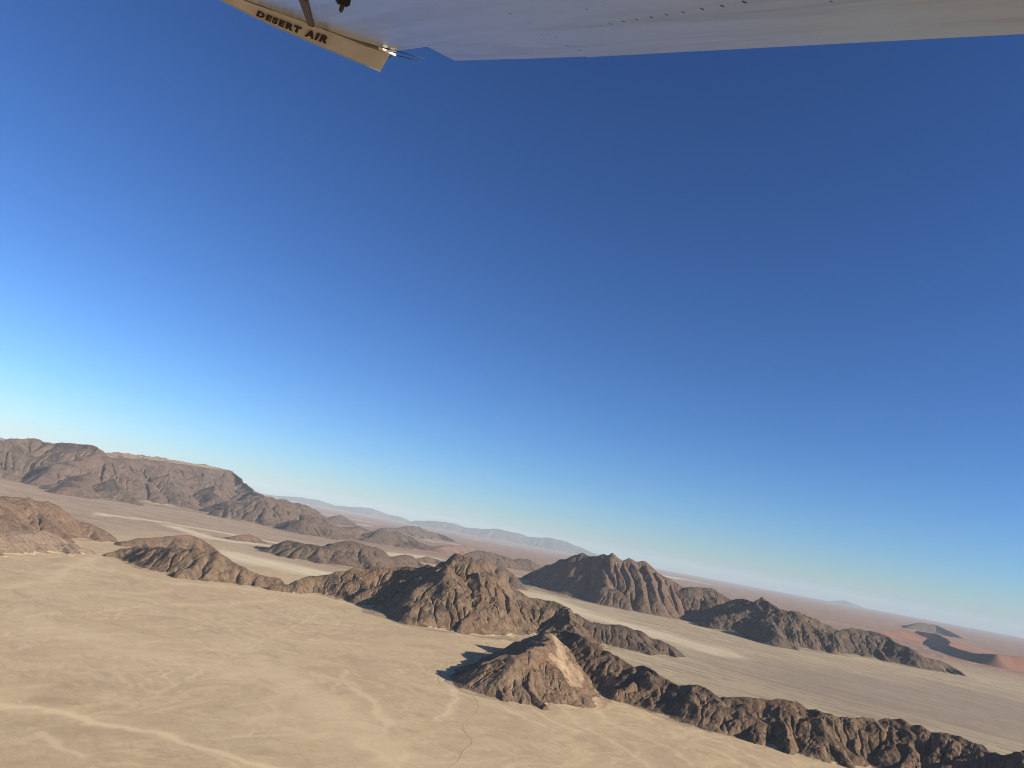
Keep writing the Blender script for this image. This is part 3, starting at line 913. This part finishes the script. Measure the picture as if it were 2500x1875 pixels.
    hill("distant_mountain", "pale blue mountain range on the horizon, above the main peak",
         [('w', [at_depth(u, v + 2, 78000) for u, v in [(1000, 1274), (1015, 1269), (1073, 1271), (1111, 1277), (1130, 1285), (1176, 1290), (1215, 1290), (1261, 1300), (1292, 1310), (1349, 1312), (1392, 1325), (1426, 1338), (1450, 1350), (1520, 1368)]])],
         s=0.35, mat=ROCK_FAR, seed=36, k=0.05, warp=0.2, sink=12.0)
    hill("distant_mountain", "faint blue hump on the horizon, right of the fluted mountain",
         [('w', [at_depth(u, v, 95000) for u, v in [(2020, 1470), (2046, 1467), (2062, 1466), (2096, 1478)]])], s=0.30, mat=ROCK_FAR, seed=37, k=0.04, warp=0.03, sink=12.0)
    hill("distant_mountain", "faint blue mountain top at the left edge, behind the flat-topped mountain",
         [('w', [at_depth(u, v, 45000) for u, v in [(-160, 1052), (-60, 1058), (-10, 1066), (25, 1074), (80, 1090)]])], s=0.35, mat=ROCK_FAR, seed=38, k=0.04, warp=0.03, sink=12.0)
    hill("rock_outcrop", "small dark outcrop behind the red dunes at far right",
         [[(2215, 1530, 1536), (2249, 1521, 1539), (2284, 1527, 1545), (2311, 1538, 1552), (2342, 1554, 1560)]], s=0.45, mat=ROCK_GREY, seed=39)

ROCK_RED = make_rock_mat("reddish_rock", (0.15, 0.08, 0.058), (0.22, 0.125, 0.09), (0.19, 0.10, 0.07))
ROCK_BROWNGREY = make_rock_mat("brown_grey_rock", (0.050, 0.030, 0.020), (0.145, 0.086, 0.055), (0.125, 0.066, 0.040))
ROCK_CONE = make_rock_mat("weathered_brown_rock", (0.070, 0.042, 0.026), (0.195, 0.124, 0.072), (0.200, 0.098, 0.050))

build_ground()
build_hills()

# ------------------------------------------------------------------ haze
def build_haze():
    me = bpy.data.meshes.new("haze")
    bm = bmesh.new()
    bmesh.ops.create_cube(bm, size=1.0)
    bmesh.ops.scale(bm, vec=(230000, 230000, 1560.0), verts=bm.verts)
    bmesh.ops.translate(bm, vec=(0, 0, 1560.0 / 2 - 60), verts=bm.verts)
    bm.to_mesh(me); bm.free()
    o = bpy.data.objects.new("haze", me)
    COL.objects.link(o)
    m = bpy.data.materials.new("haze_air")
    m.use_nodes = True
    nt = m.node_tree
    nt.nodes.clear()
    out = nt.nodes.new("ShaderNodeOutputMaterial")
    v = nt.nodes.new("ShaderNodeVolumePrincipled")
    v.inputs['Color'].default_value = (0.82, 0.93, 1.0, 1)
    v.inputs['Density'].default_value = 0.95e-5
    v.inputs['Anisotropy'].default_value = -0.15
    nt.links.new(v.outputs[0], out.inputs['Volume'])
    me.materials.append(m)
    tag(o, "thin bluish desert haze in the air over the plain", None, None, 'stuff')
build_haze()

# ------------------------------------------------------------------ red dunes
def dune(name, label, pts, s_slip, s_back, mat, seed):
    L = smooth_depth(crest(pts, s_slip), 1)
    zm = max(p[2] for p in L)
    P = np.array(L)
    dx = 22.0
    xa, xb = P[:, 0].min() - zm / s_slip - 300, P[:, 0].max() + zm / s_back + 300
    ya, yb = P[:, 1].min() - 900, P[:, 1].max() + 900
    X, Y = np.meshgrid(np.arange(xa, xb, dx), np.arange(ya, yb, dx))
    XX = X + 60 * fbm(X / 700, Y / 700, 3, seed)
    YY = Y + 60 * fbm(X / 700, Y / 700, 3, seed + 5)
    d, par = poly_dist(XX, YY, L)
    i = np.clip(par.astype(int), 0, len(L) - 2)
    ax, ay = P[i, 0], P[i, 1]
    bx, by = P[i + 1, 0] - ax, P[i + 1, 1] - ay
    side = (XX - ax) * by - (YY - ay) * bx
    zt = np.interp(par, np.arange(len(L)), P[:, 2])
    # the steep lee side faces left
    lee = side * (-1 if P[-1, 1] > P[0, 1] else 1) > 0
    sl = np.where(lee, s_slip, s_back)
    q = d * sl / zt
    f = np.where(lee, 0.04, 0.16)
    h = zt * f * np.logaddexp(0, (1 - q) / f)
    Z = h + ground_z(X, Y) - 4.0
    at = soil_attrs(X, Y)
    at["red"] = np.ones_like(X)
    at["pale"] = np.zeros_like(X)
    o = mesh_grid(name, X, Y, Z, mat, at, keep=(h > 3.0))
    tag(o, label, None, None, 'structure')

m, nt, bs = mat_new("red_sand")
b = NB(nt)
rn = b.noise(b.P, 1 / 500.0, 6, 0.65, 0.4)
nt.links.new(b.mix(b.ramp(rn, 0.35, 0.65), (0.18, 0.078, 0.040), (0.26, 0.120, 0.064)), bs.inputs['Base Color'])
bs.inputs['Roughness'].default_value = 0.95
RED_SAND = m
dune("sand_dune", "long red sand dune with a dark winding lee face at the right edge",
     [(2240, 1541, 1556), (2288, 1548, 1568), (2315, 1561, 1592), (2322, 1577, 1597), (2342, 1584, 1602), (2380, 1594, 1616), (2438, 1597, 1632), (2500, 1604, 1640), (2600, 1620, 1660)], 0.60, 0.16, RED_SAND, 61)
dune("sand_dune", "smaller red dune crest behind the end of the dark right-hand chain",
     [(2103, 1540, 1548), (2150, 1539, 1552), (2188, 1537, 1556), (2225, 1540, 1560), (2250, 1552, 1566)], 0.55, 0.2, RED_SAND, 62)

# ------------------------------------------------------------------ dirt track
def ribbon(name, label, pix, width, mat):
    P = [np.array(p) for p in gpts(pix)]
    Q = []
    for i in range(len(P) - 1):          # Catmull-Rom
        p0, p1, p2, p3 = P[max(i - 1, 0)], P[i], P[i + 1], P[min(i + 2, len(P) - 1)]
        for t in np.linspace(0, 1, 14, endpoint=False):
            Q.append(0.5 * ((2 * p1) + (p2 - p0) * t + (2 * p0 - 5 * p1 + 4 * p2 - p3) * t * t + (3 * p1 - p0 - 3 * p2 + p3) * t ** 3))
    Q.append(P[-1])
    Q = np.array(Q)
    T = np.gradient(Q, axis=0)
    T /= np.linalg.norm(T, axis=1)[:, None]
    Nn = np.stack([-T[:, 1], T[:, 0]], -1)
    cols = []
    for k in (-1.0, -0.45, 0.0, 0.45, 1.0):
        q = Q + Nn * width * 0.5 * k
        z = ground_z(q[:, 0], q[:, 1]) + (0.55 - 0.35 * abs(k))
        cols.append(np.column_stack([q, z]))
    G = np.array(cols)
    o = mesh_grid(name, G[:, :, 0], G[:, :, 1], G[:, :, 2], mat, {})
    tag(o, label, None, None, 'structure')

m, nt, bs = mat_new("track_dirt")
b = NB(nt)
nt.links.new(b.mix(b.ramp(b.noise(b.P, 1 / 40.0, 4, 0.6), 0.35, 0.65), (0.35, 0.25, 0.145), (0.43, 0.315, 0.185)), bs.inputs['Base Color'])
bs.inputs['Roughness'].default_value = 0.95
TRACK = m
ribbon("dirt_track", "thin winding dirt track from the foot of the cone-shaped hill to the bottom edge",
       [(1135, 1672), (1148, 1690), (1160, 1705), (1169, 1725), (1160, 1744), (1140, 1760), (1129, 1776), (1140, 1793), (1153, 1807), (1148, 1820), (1131, 1834), (1120, 1856), (1100, 1872), (1075, 1890)], 2.8, TRACK)
ribbon("dirt_track", "faint dirt track between the main ridge and the cone-shaped hill",
       [(1187, 1566), (1193, 1578), (1191, 1590), (1180, 1602), (1168, 1613)], 4.0, TRACK)
ribbon("dirt_track", "faint curved dirt track left of the cone-shaped hill's shadow",
       [(1092, 1620), (1079, 1638), (1071, 1655), (1074, 1668), (1083, 1673)], 4.0, TRACK)

# ------------------------------------------------------------------ lone trees on the plain
def simple_mat(name, col, rough=0.9, metal=0.0, spec=0.3):
    m, nt, bs = mat_new(name)
    bs.inputs['Base Color'].default_value = col + (1,)
    bs.inputs['Roughness'].default_value = rough
    bs.inputs['Metallic'].default_value = metal
    bs.inputs['Specular IOR Level'].default_value = spec
    return m

def build_trees():
    rs = np.random.RandomState(5)
    bark = simple_mat("bark", (0.09, 0.065, 0.045))
    m, nt, bs = mat_new("tree_leaves")
    b = NB(nt)
    nt.links.new(b.mix(b.noise(b.P, 0.9, 3), (0.035, 0.042, 0.02), (0.09, 0.095, 0.045)), bs.inputs['Base Color'])
    bm = bmesh.new()
    for base, top, r0, r1 in (((0, 0, -0.5), (0.3, 0.1, 3.2), 0.38, 0.26), ((0.3, 0.1, 3.1), (2.4, 0.8, 5.6), 0.2, 0.08), ((0.3, 0.1, 3.1), (-2.0, 1.2, 5.4), 0.2, 0.08), ((0.3, 0.1, 3.1), (0.2, -2.2, 5.7), 0.2, 0.08)):
        bv, tv = Vector(base), Vector(top)
        q = (tv - bv).to_track_quat('Z', 'Y').to_matrix().to_4x4()
        bmesh.ops.create_cone(bm, cap_ends=True, segments=7, radius1=r0, radius2=r1, depth=(tv - bv).length,
                              matrix=Matrix.Translation((bv + tv) / 2) @ q)
    tm = bpy.data.meshes.new("trunk"); bm.to_mesh(tm); bm.free(); tm.materials.append(bark)
    bm = bmesh.new()
    for i in range(420):
        a, rr_ = rs.rand() * 6.283, 4.3 * rs.rand() ** 0.5
        z = 5.4 + (1.9 - 0.09 * rr_ * rr_) * rs.rand() + 0.5 * math.sin(a * 3) * rr_ / 4
        p = Vector((rr_ * math.cos(a), rr_ * math.sin(a), z))
        d = [Vector(rs.normal(size=3)) * 0.42 for _ in range(3)]
        bm.faces.new([bm.verts.new(p + q) for q in d])
    cm = bpy.data.meshes.new("crown"); bm.to_mesh(cm); bm.free(); cm.materials.append(m)
    first = None
    sets = [([(184, 1260), (192, 1263), (219, 1265), (234, 1269), (256, 1269), (303, 1277)], "small dark tree dotting the pinkish slope beyond the brown hill at left", "trees dotted on the pink slope"),
            ([(1634, 1514), (1652, 1521), (1746, 1547), (1705, 1535)], "small dark tree on the pale plain below the right-hand chain of hills", "trees on the pale plain")]
    for pix, label, grp in sets:
        for u, v in pix:
            g = ground_at(u, v)
            root = bpy.data.objects.new("tree", None)
            COL.objects.link(root)
            root.location = (g[0], g[1], float(ground_z(np.array([g[0]]), np.array([g[1]]))[0]))
            root.rotation_euler = (0, 0, rs.rand() * 6.28)
            sc = rs.uniform(0.9, 1.5)
            root.scale = (sc, sc, sc)
            tag(root, label, "tree", grp)
            for nm, me in (("trunk", tm), ("crown", cm)):
                o = bpy.data.objects.new(nm, me)
                COL.objects.link(o)
                o.parent = root
build_trees()

# ------------------------------------------------------------------ the wing of the aeroplane
TH, BE, PH, NW = math.radians(-37), math.radians(22), math.radians(-10), 0.75
WL = Vector((math.sin(TH) * math.cos(BE), math.cos(TH) * math.cos(BE), math.sin(BE)))      # outboard
WF = Vector((-math.cos(TH), math.sin(TH), 0))                                               # forward
WN = WF.cross(WL)
if WN.z < 0: WN = -WN
WF = WF * math.cos(PH) + WN * math.sin(PH)
WN = WF.cross(WL)
if WN.z < 0: WN = -WN
WM = Matrix((WL, WF, WN)).transposed().to_4x4()
WM.translation = Vector((0, 0, H))

def on_wing(u, v, n=NW):
    d = Vector(ray(u, v))
    t = n / d.dot(WN)
    return Vector((t * d.dot(WL), t * d.dot(WF), n))

LT, LEAN = 5.0, 0.6
def on_tip(u, v, off=0.0):
    """on the leaning end plate: l = LT + LEAN * (NW - n) + off"""
    d = Vector(ray(u, v))
    l, f, n = d.dot(WL), d.dot(WF), d.dot(WN)
    t = (LT + LEAN * NW + off) / (l + LEAN * n)
    return Vector((l, f, n)) * t

def build_wing():
    plane = bpy.data.objects.new("airplane", None)
    COL.objects.link(plane)
    plane.matrix_world = WM
    tag(plane, "white high wing of a small airplane, with a lettered tip hanging at its end", "airplane")
    def part(name, bm, mat, parent=plane, smooth=False):
        me = bpy.data.meshes.new(name)
        bmesh.ops.recalc_face_normals(bm, faces=bm.faces)
        bm.to_mesh(me); bm.free()
        if smooth:
            for p in me.polygons: p.use_smooth = True
        me.materials.append(mat)
        o = bpy.data.objects.new(name, me)
        COL.objects.link(o)
        o.parent = parent
        return o
    # glossy white paint, dusty and a little rippled
    m, nt, bs = mat_new("white_paint")
    tc = nt.nodes.new("ShaderNodeTexCoord")
    b = NB(nt); b.P = tc.outputs['Object']
    grime = b.noise(b.mapped((0.5, 5.0, 1.0)), 1.6, 6, 0.65, 0.6)
    spots = b.noise(b.P, 38.0, 3, 0.6)
    c = b.mix(b.ramp(grime, 0.42, 0.72), (0.325, 0.31, 0.29), (0.245, 0.232, 0.215))
    c = b.mix(b.math('MULTIPLY', b.ramp(spots, 0.64, 0.74), 0.35), c, (0.25, 0.21, 0.17))
    nt.links.new(c, bs.inputs['Base Color'])
    rg = b.math('MULTIPLY_ADD', grime, 0.25, 0.08)
    nt.links.new(rg, bs.inputs['Roughness'])
    bs.inputs['Specular IOR Level'].default_value = 0.5
    nn = b.bump(b.noise(b.mapped((1.0, 2.5, 1)), 1.4, 2, 0.5), 0.25, 0.02)
    nt.links.new(nn, bs.inputs['Normal'])
    paint = m
    m, nt, bs = mat_new("cream_paint")
    tc = nt.nodes.new("ShaderNodeTexCoord")
    b = NB(nt); b.P = tc.outputs['Object']
    c = b.mix(b.ramp(b.noise(b.P, 7.0, 5, 0.65), 0.3, 0.7), (0.37, 0.345, 0.315), (0.45, 0.42, 0.385))
    nt.links.new(c, bs.inputs['Base Color'])
    bs.inputs['Roughness'].default_value = 0.4
    cream = m
    dark = simple_mat("dark_gap", (0.03, 0.026, 0.024), 0.8)
    brown = simple_mat("dirty_sealant", (0.085, 0.062, 0.045), 0.8)
    white = simple_mat("white_plastic", (0.85, 0.84, 0.82), 0.5)
    black = simple_mat("maroon_black_paint", (0.022, 0.012, 0.014), 0.5)
    blue = simple_mat("dark_rod", (0.03, 0.035, 0.05), 0.6)
    # skin: lower surface outline, from the trailing edge to the tip and back along the leading edge
    edge = [(2900, 62), (2500, 83), (2100, 104), (1760, 122), (1452, 138.5), (1446, 140), (1436, 139.5), (1428, 138), (1300, 143), (1110, 148), (1043, 114), (967, 125), (950, 117), (928, 115), (905, 107), (862, 95), (801, 74.5), (752, 58), (700, 38), (640, 16), (600, 1), (566, -12), (530, -26)]
    lo = [on_wing(u, v) for u, v in edge]
    tipf = lo[-1].y
    lo = [Vector((-0.6, lo[0].y, NW))] + lo + [Vector((lo[-1].x, -0.62, NW)), Vector((4.6, -0.5, NW)), Vector((-0.6, -0.35, NW))]
    bm = bmesh.new()
    bot = [bm.verts.new(p) for p in lo]
    mid = [bm.verts.new(p + Vector((0, 0, 0.012))) for p in lo]
    cen = sum(lo, Vector()) / len(lo)
    ymid = -1.15
    def shrink(p):
        return Vector((p.x * 0.985, ymid + (p.y - ymid) * 0.55, NW + 0.15))
    top = [bm.verts.new(shrink(p)) for p in lo]
    n = len(lo)
    bm.faces.new(bot)
    for r1, r2 in ((bot, mid), (mid, top)):
        for i in range(n):
            bm.faces.new((r1[i], r1[(i + 1) % n], r2[(i + 1) % n], r2[i]))
    bm.faces.new(top)
    skin = part("wing_skin", bm, paint)
    # rivets with rusty dirt around them
    rp = [(1244, 33, 5), (1294, 56, 5), (1323, 85, 5), (1337, 83, 4), (1358, 92, 4), (1386, 112, 6), (1415, 123, 6), (1415, 66, 4), (1440, 66, 5), (1467, 63, 5), (1490, 58.5, 6), (1522, 52, 7), (1554, 47.5, 7), (1590, 42, 7.5),
          (1627, 36, 7.5), (1668, 30, 8), (1714, 22, 9), (1763, 14.5, 10), (1817, 5, 12), (2029, 3.6, 7), (1432, 22, 6)]
    for u, v, d in rp:
        p = on_wing(u, v)
        rad = 0.5 * d / FPX * p.length
        rad *= 0.8
        bm = bmesh.new()
        bmesh.ops.create_uvsphere(bm, u_segments=10, v_segments=6, radius=rad)
        for w in bm.verts:
            w.co = Vector((w.co.x * 1.0, w.co.y * 1.6, w.co.z * 0.18)) + p
        part("rivet", bm, brown, skin, True)
    # rib plate coloured dark as the gap's shaded inside, widened to block sunlight
    gap = [(780, 60), (862, 86), (905, 98), (930, 108), (968, 128), (950, 142), (890, 124), (840, 104), (780, 78)]
    bm = bmesh.new()
    g1 = [bm.verts.new(on_wing(u, v, NW + 0.016)) for u, v in gap]
    g2 = [bm.verts.new(w.co + Vector((0, 0, 0.03))) for w in g1]
    bm.faces.new(g1); bm.faces.new(g2)
    for i in range(len(gap)):
        j = (i + 1) % len(gap)
        bm.faces.new((g1[i], g1[j], g2[j], g2[i]))
    part("gap_shade_rib", bm, dark)
    # thin dark line of the joint
    line = [(598, 0.5), (640, 16), (700, 38), (752, 58), (801, 74.5)]
    bm = bmesh.new()
    rows = []
    for u, v in line:
        p = on_wing(u, v, NW)
        rows.append([bm.verts.new(p + Vector((dx_, 0, dz))) for dx_, dz in ((-0.012, -0.003), (0.012, -0.003), (0.012, 0.004), (-0.012, 0.004))])
    for i in range(len(rows) - 1):
        for k in range(4):
            bm.faces.new((rows[i][k], rows[i][(k + 1) % 4], rows[i + 1][(k + 1) % 4], rows[i + 1][k]))
    part("joint_seal", bm, brown)
    # raised dark strip and small bracket on the lower skin
    bm = bmesh.new()
    A0, A1 = on_wing(740, -6), on_wing(760, 60)
    dirn = (A1 - A0).normalized()
    sd_ = Vector((-dirn.y, dirn.x, 0)) * 0.022
    vs = [bm.verts.new(A0 - sd_ + Vector((0, 0, z))) for z in (0.001, -0.012)] + [bm.verts.new(A0 + sd_ + Vector((0, 0, z))) for z in (-0.012, 0.001)]
    ve = [bm.verts.new(A1 - sd_ * 0.8 + Vector((0, 0, z))) for z in (0.001, -0.012)] + [bm.verts.new(A1 + sd_ * 0.8 + Vector((0, 0, z))) for z in (-0.012, 0.001)]
    bm.faces.new(vs); bm.faces.new(ve)
    for i in range(4):
        bm.faces.new((vs[i], vs[(i + 1) % 4], ve[(i + 1) % 4], ve[i]))
    part("dark_strip", bm, brown)
    bm = bmesh.new()
    pc = on_wing(840, -9)
    bmesh.ops.create_cube(bm, size=1.0, matrix=Matrix.Translation(pc + Vector((0, 0, -0.02))) @ Matrix.Diagonal((0.05, 0.06, 0.04, 1)))
    bmesh.ops.bevel(bm, geom=bm.edges[:], offset=0.008, segments=2, affect='EDGES')
    br = part("tie_down_bracket", bm, dark)
    bm = bmesh.new()
    R1, R2, ns, nr_ = 0.018, 0.006, 20, 8
    ring = []
    for i in range(ns):
        a = 2 * math.pi * i / ns
        ring.append([bm.verts.new(pc + Vector(((R1 + R2 * math.cos(c_)) * math.cos(a), R2 * math.sin(c_), -0.05 + (R1 + R2 * math.cos(c_)) * math.sin(a)))) for c_ in [2 * math.pi * k / nr_ for k in range(nr_)]])
    for i in range(ns):
        for k in range(nr_):
            bm.faces.new((ring[i][k], ring[(i + 1) % ns][k], ring[(i + 1) % ns][(k + 1) % nr_], ring[i][(k + 1) % nr_]))
    part("ring", bm, brown, br, True)
    # the tip: a flange along the joint and the hanging plate
    ridge = [(949, 139), (900, 121), (830, 93.6), (780, 73.5), (760.6, 64), (699.5, 43.4), (631.7, 23), (572, 0), (530, -17)]
    groove = [(953, 133), (895, 114), (836, 90), (790, 72), (768, 63), (704, 40), (642, 18), (596, 1.5), (556, -14)]
    bottom = [(929.5, 173), (880, 152), (779.6, 110), (735, 90.5), (692.8, 72.5), (660, 57.5), (625, 41.5), (580, 19), (520, -12)]
    bm = bmesh.new()
    gr = [bm.verts.new(on_wing(u, v, NW - 0.004)) for u, v in groove]
    rd = [bm.verts.new(on_tip(u, v)) for u, v in ridge]
    bo = [bm.verts.new(on_tip(u, v, 0.03)) for u, v in bottom]
    lip = [bm.verts.new(w.co + Vector((0.012, 0, -0.004))) for w in bo]
    rd2 = [bm.verts.new(w.co + Vector((0.10, 0, 0.05))) for w in rd]
    rows = [gr, rd, bo, lip, rd2, [bm.verts.new(w.co + Vector((0.02, 0, 0.05))) for w in gr]]
    for r1, r2 in zip(rows, rows[1:] + rows[:1]):
        for i in range(len(r1) - 1):
            bm.faces.new((r1[i], r1[i + 1], r2[i + 1], r2[i]))
    for e in (0, -1):
        bm.faces.new([r[e] for r in rows])
    tip = part("wing_tip", bm, cream)
    # bright bead along the lower rim
    bm = bmesh.new()
    rows = []
    for u, v in bottom:
        p = on_tip(u, v, 0.03)
        rows.append([bm.verts.new(p + Vector(q)) for q in ((-0.004, 0, 0.008), (0.004, 0, -0.006), (0.014, 0, -0.006), (0.014, 0, 0.008))])
    for i in range(len(rows) - 1):
        for k in range(4):
            bm.faces.new((rows[i][k], rows[i][(k + 1) % 4], rows[i + 1][(k + 1) % 4], rows[i + 1][k]))
    bm.faces.new(rows[0]); bm.faces.new(rows[-1])
    part("rim_bead", bm, paint, tip)
    # lettering
    cu = bpy.data.curves.new("lettering", 'FONT')
    cu.body = "DESERT AIR"
    cu.offset = 0.075
    cu.space_character = 1.3
    cu.space_word = 1.0
    cu.resolution_u = 4
    tmp = bpy.data.objects.new("lettering_source", cu)
    COL.objects.link(tmp)
    bpy.context.view_layer.update()
    me = bpy.data.meshes.new_from_object(tmp.evaluated_get(bpy.context.evaluated_depsgraph_get()))
    bpy.data.objects.remove(tmp)
    me.name = "lettering"
    xs = [w.co.x for w in me.vertices]; ys = [w.co.y for w in me.vertices]
    x0, x1, y0, y1 = min(xs), max(xs), min(ys), max(ys)
    bl, br_, tl, tr = on_tip(624.5, 38.2, -0.004), on_tip(797, 108, -0.004), on_tip(630.5, 25.6, -0.004), on_tip(807.5, 90.8, -0.004)
    bmid, tmid = on_tip(709, 75.0, -0.004), on_tip(715, 58.8, -0.004)
    def along(a, mm, c_, t):
        # quadratic through three points, so that the letters follow the curved plate
        return a * (1 - t) * (1 - 2 * t) + mm * 4 * t * (1 - t) + c_ * t * (2 * t - 1)
    tm_ = (bmid - bl).length / ((bmid - bl).length + (br_ - bmid).length)
    for w in me.vertices:
        t, q = (w.co.x - x0) / (x1 - x0), (w.co.y - y0) / (y1 - y0)
        tt = t + (0.0)
        A, B = along(bl, bmid, br_, tt), along(tl, tmid, tr, tt)
        w.co = A + (B - A) * q
    me.materials.append(black)
    src = bmesh.new()
    src.from_mesh(me)
    left = set(src.faces)
    while left:                       # one part per letter
        stack, isl = [left.pop()], []
        while stack:
            f = stack.pop()
            isl.append(f)
            for v_ in f.verts:
                for g in v_.link_faces:
                    if g in left:
                        left.remove(g)
                        stack.append(g)
        bm = bmesh.new()
        vm = {}
        for f in isl:
            vs = []
            for v_ in f.verts:
                if v_ not in vm:
                    vm[v_] = bm.verts.new(v_.co)
                vs.append(vm[v_])
            bm.faces.new(vs)
        part("letter", bm, black, tip)
    src.free()
    bpy.data.meshes.remove(me)
    # static wicks: white sleeves with thin dark rods
    def tube(name, a, c_, r, mat, parent):
        bm = bmesh.new()
        q = (c_ - a).to_track_quat('Z', 'Y').to_matrix().to_4x4()
        bmesh.ops.create_cone(bm, cap_ends=True, segments=12, radius1=r, radius2=r * 0.9, depth=(c_ - a).length, matrix=Matrix.Translation((a + c_) / 2) @ q)
        return part(name, bm, mat, parent, True)
    for a, c_, e in (((926, 117), (965, 134.5), (1021, 148)), ((946, 124.5), (967.5, 124), (1037, 145))):
        pa, pc_, pe = on_wing(*a, NW - 0.012), on_wing(*c_, NW - 0.012), on_wing(*e, NW - 0.012)
        wk = tube("static_wick", pa, pc_, 0.0085, white, tip)
        tube("rod", pc_, pe, 0.0028, blue, wk)
build_wing()
print("built", round(time.time() - T0, 1))
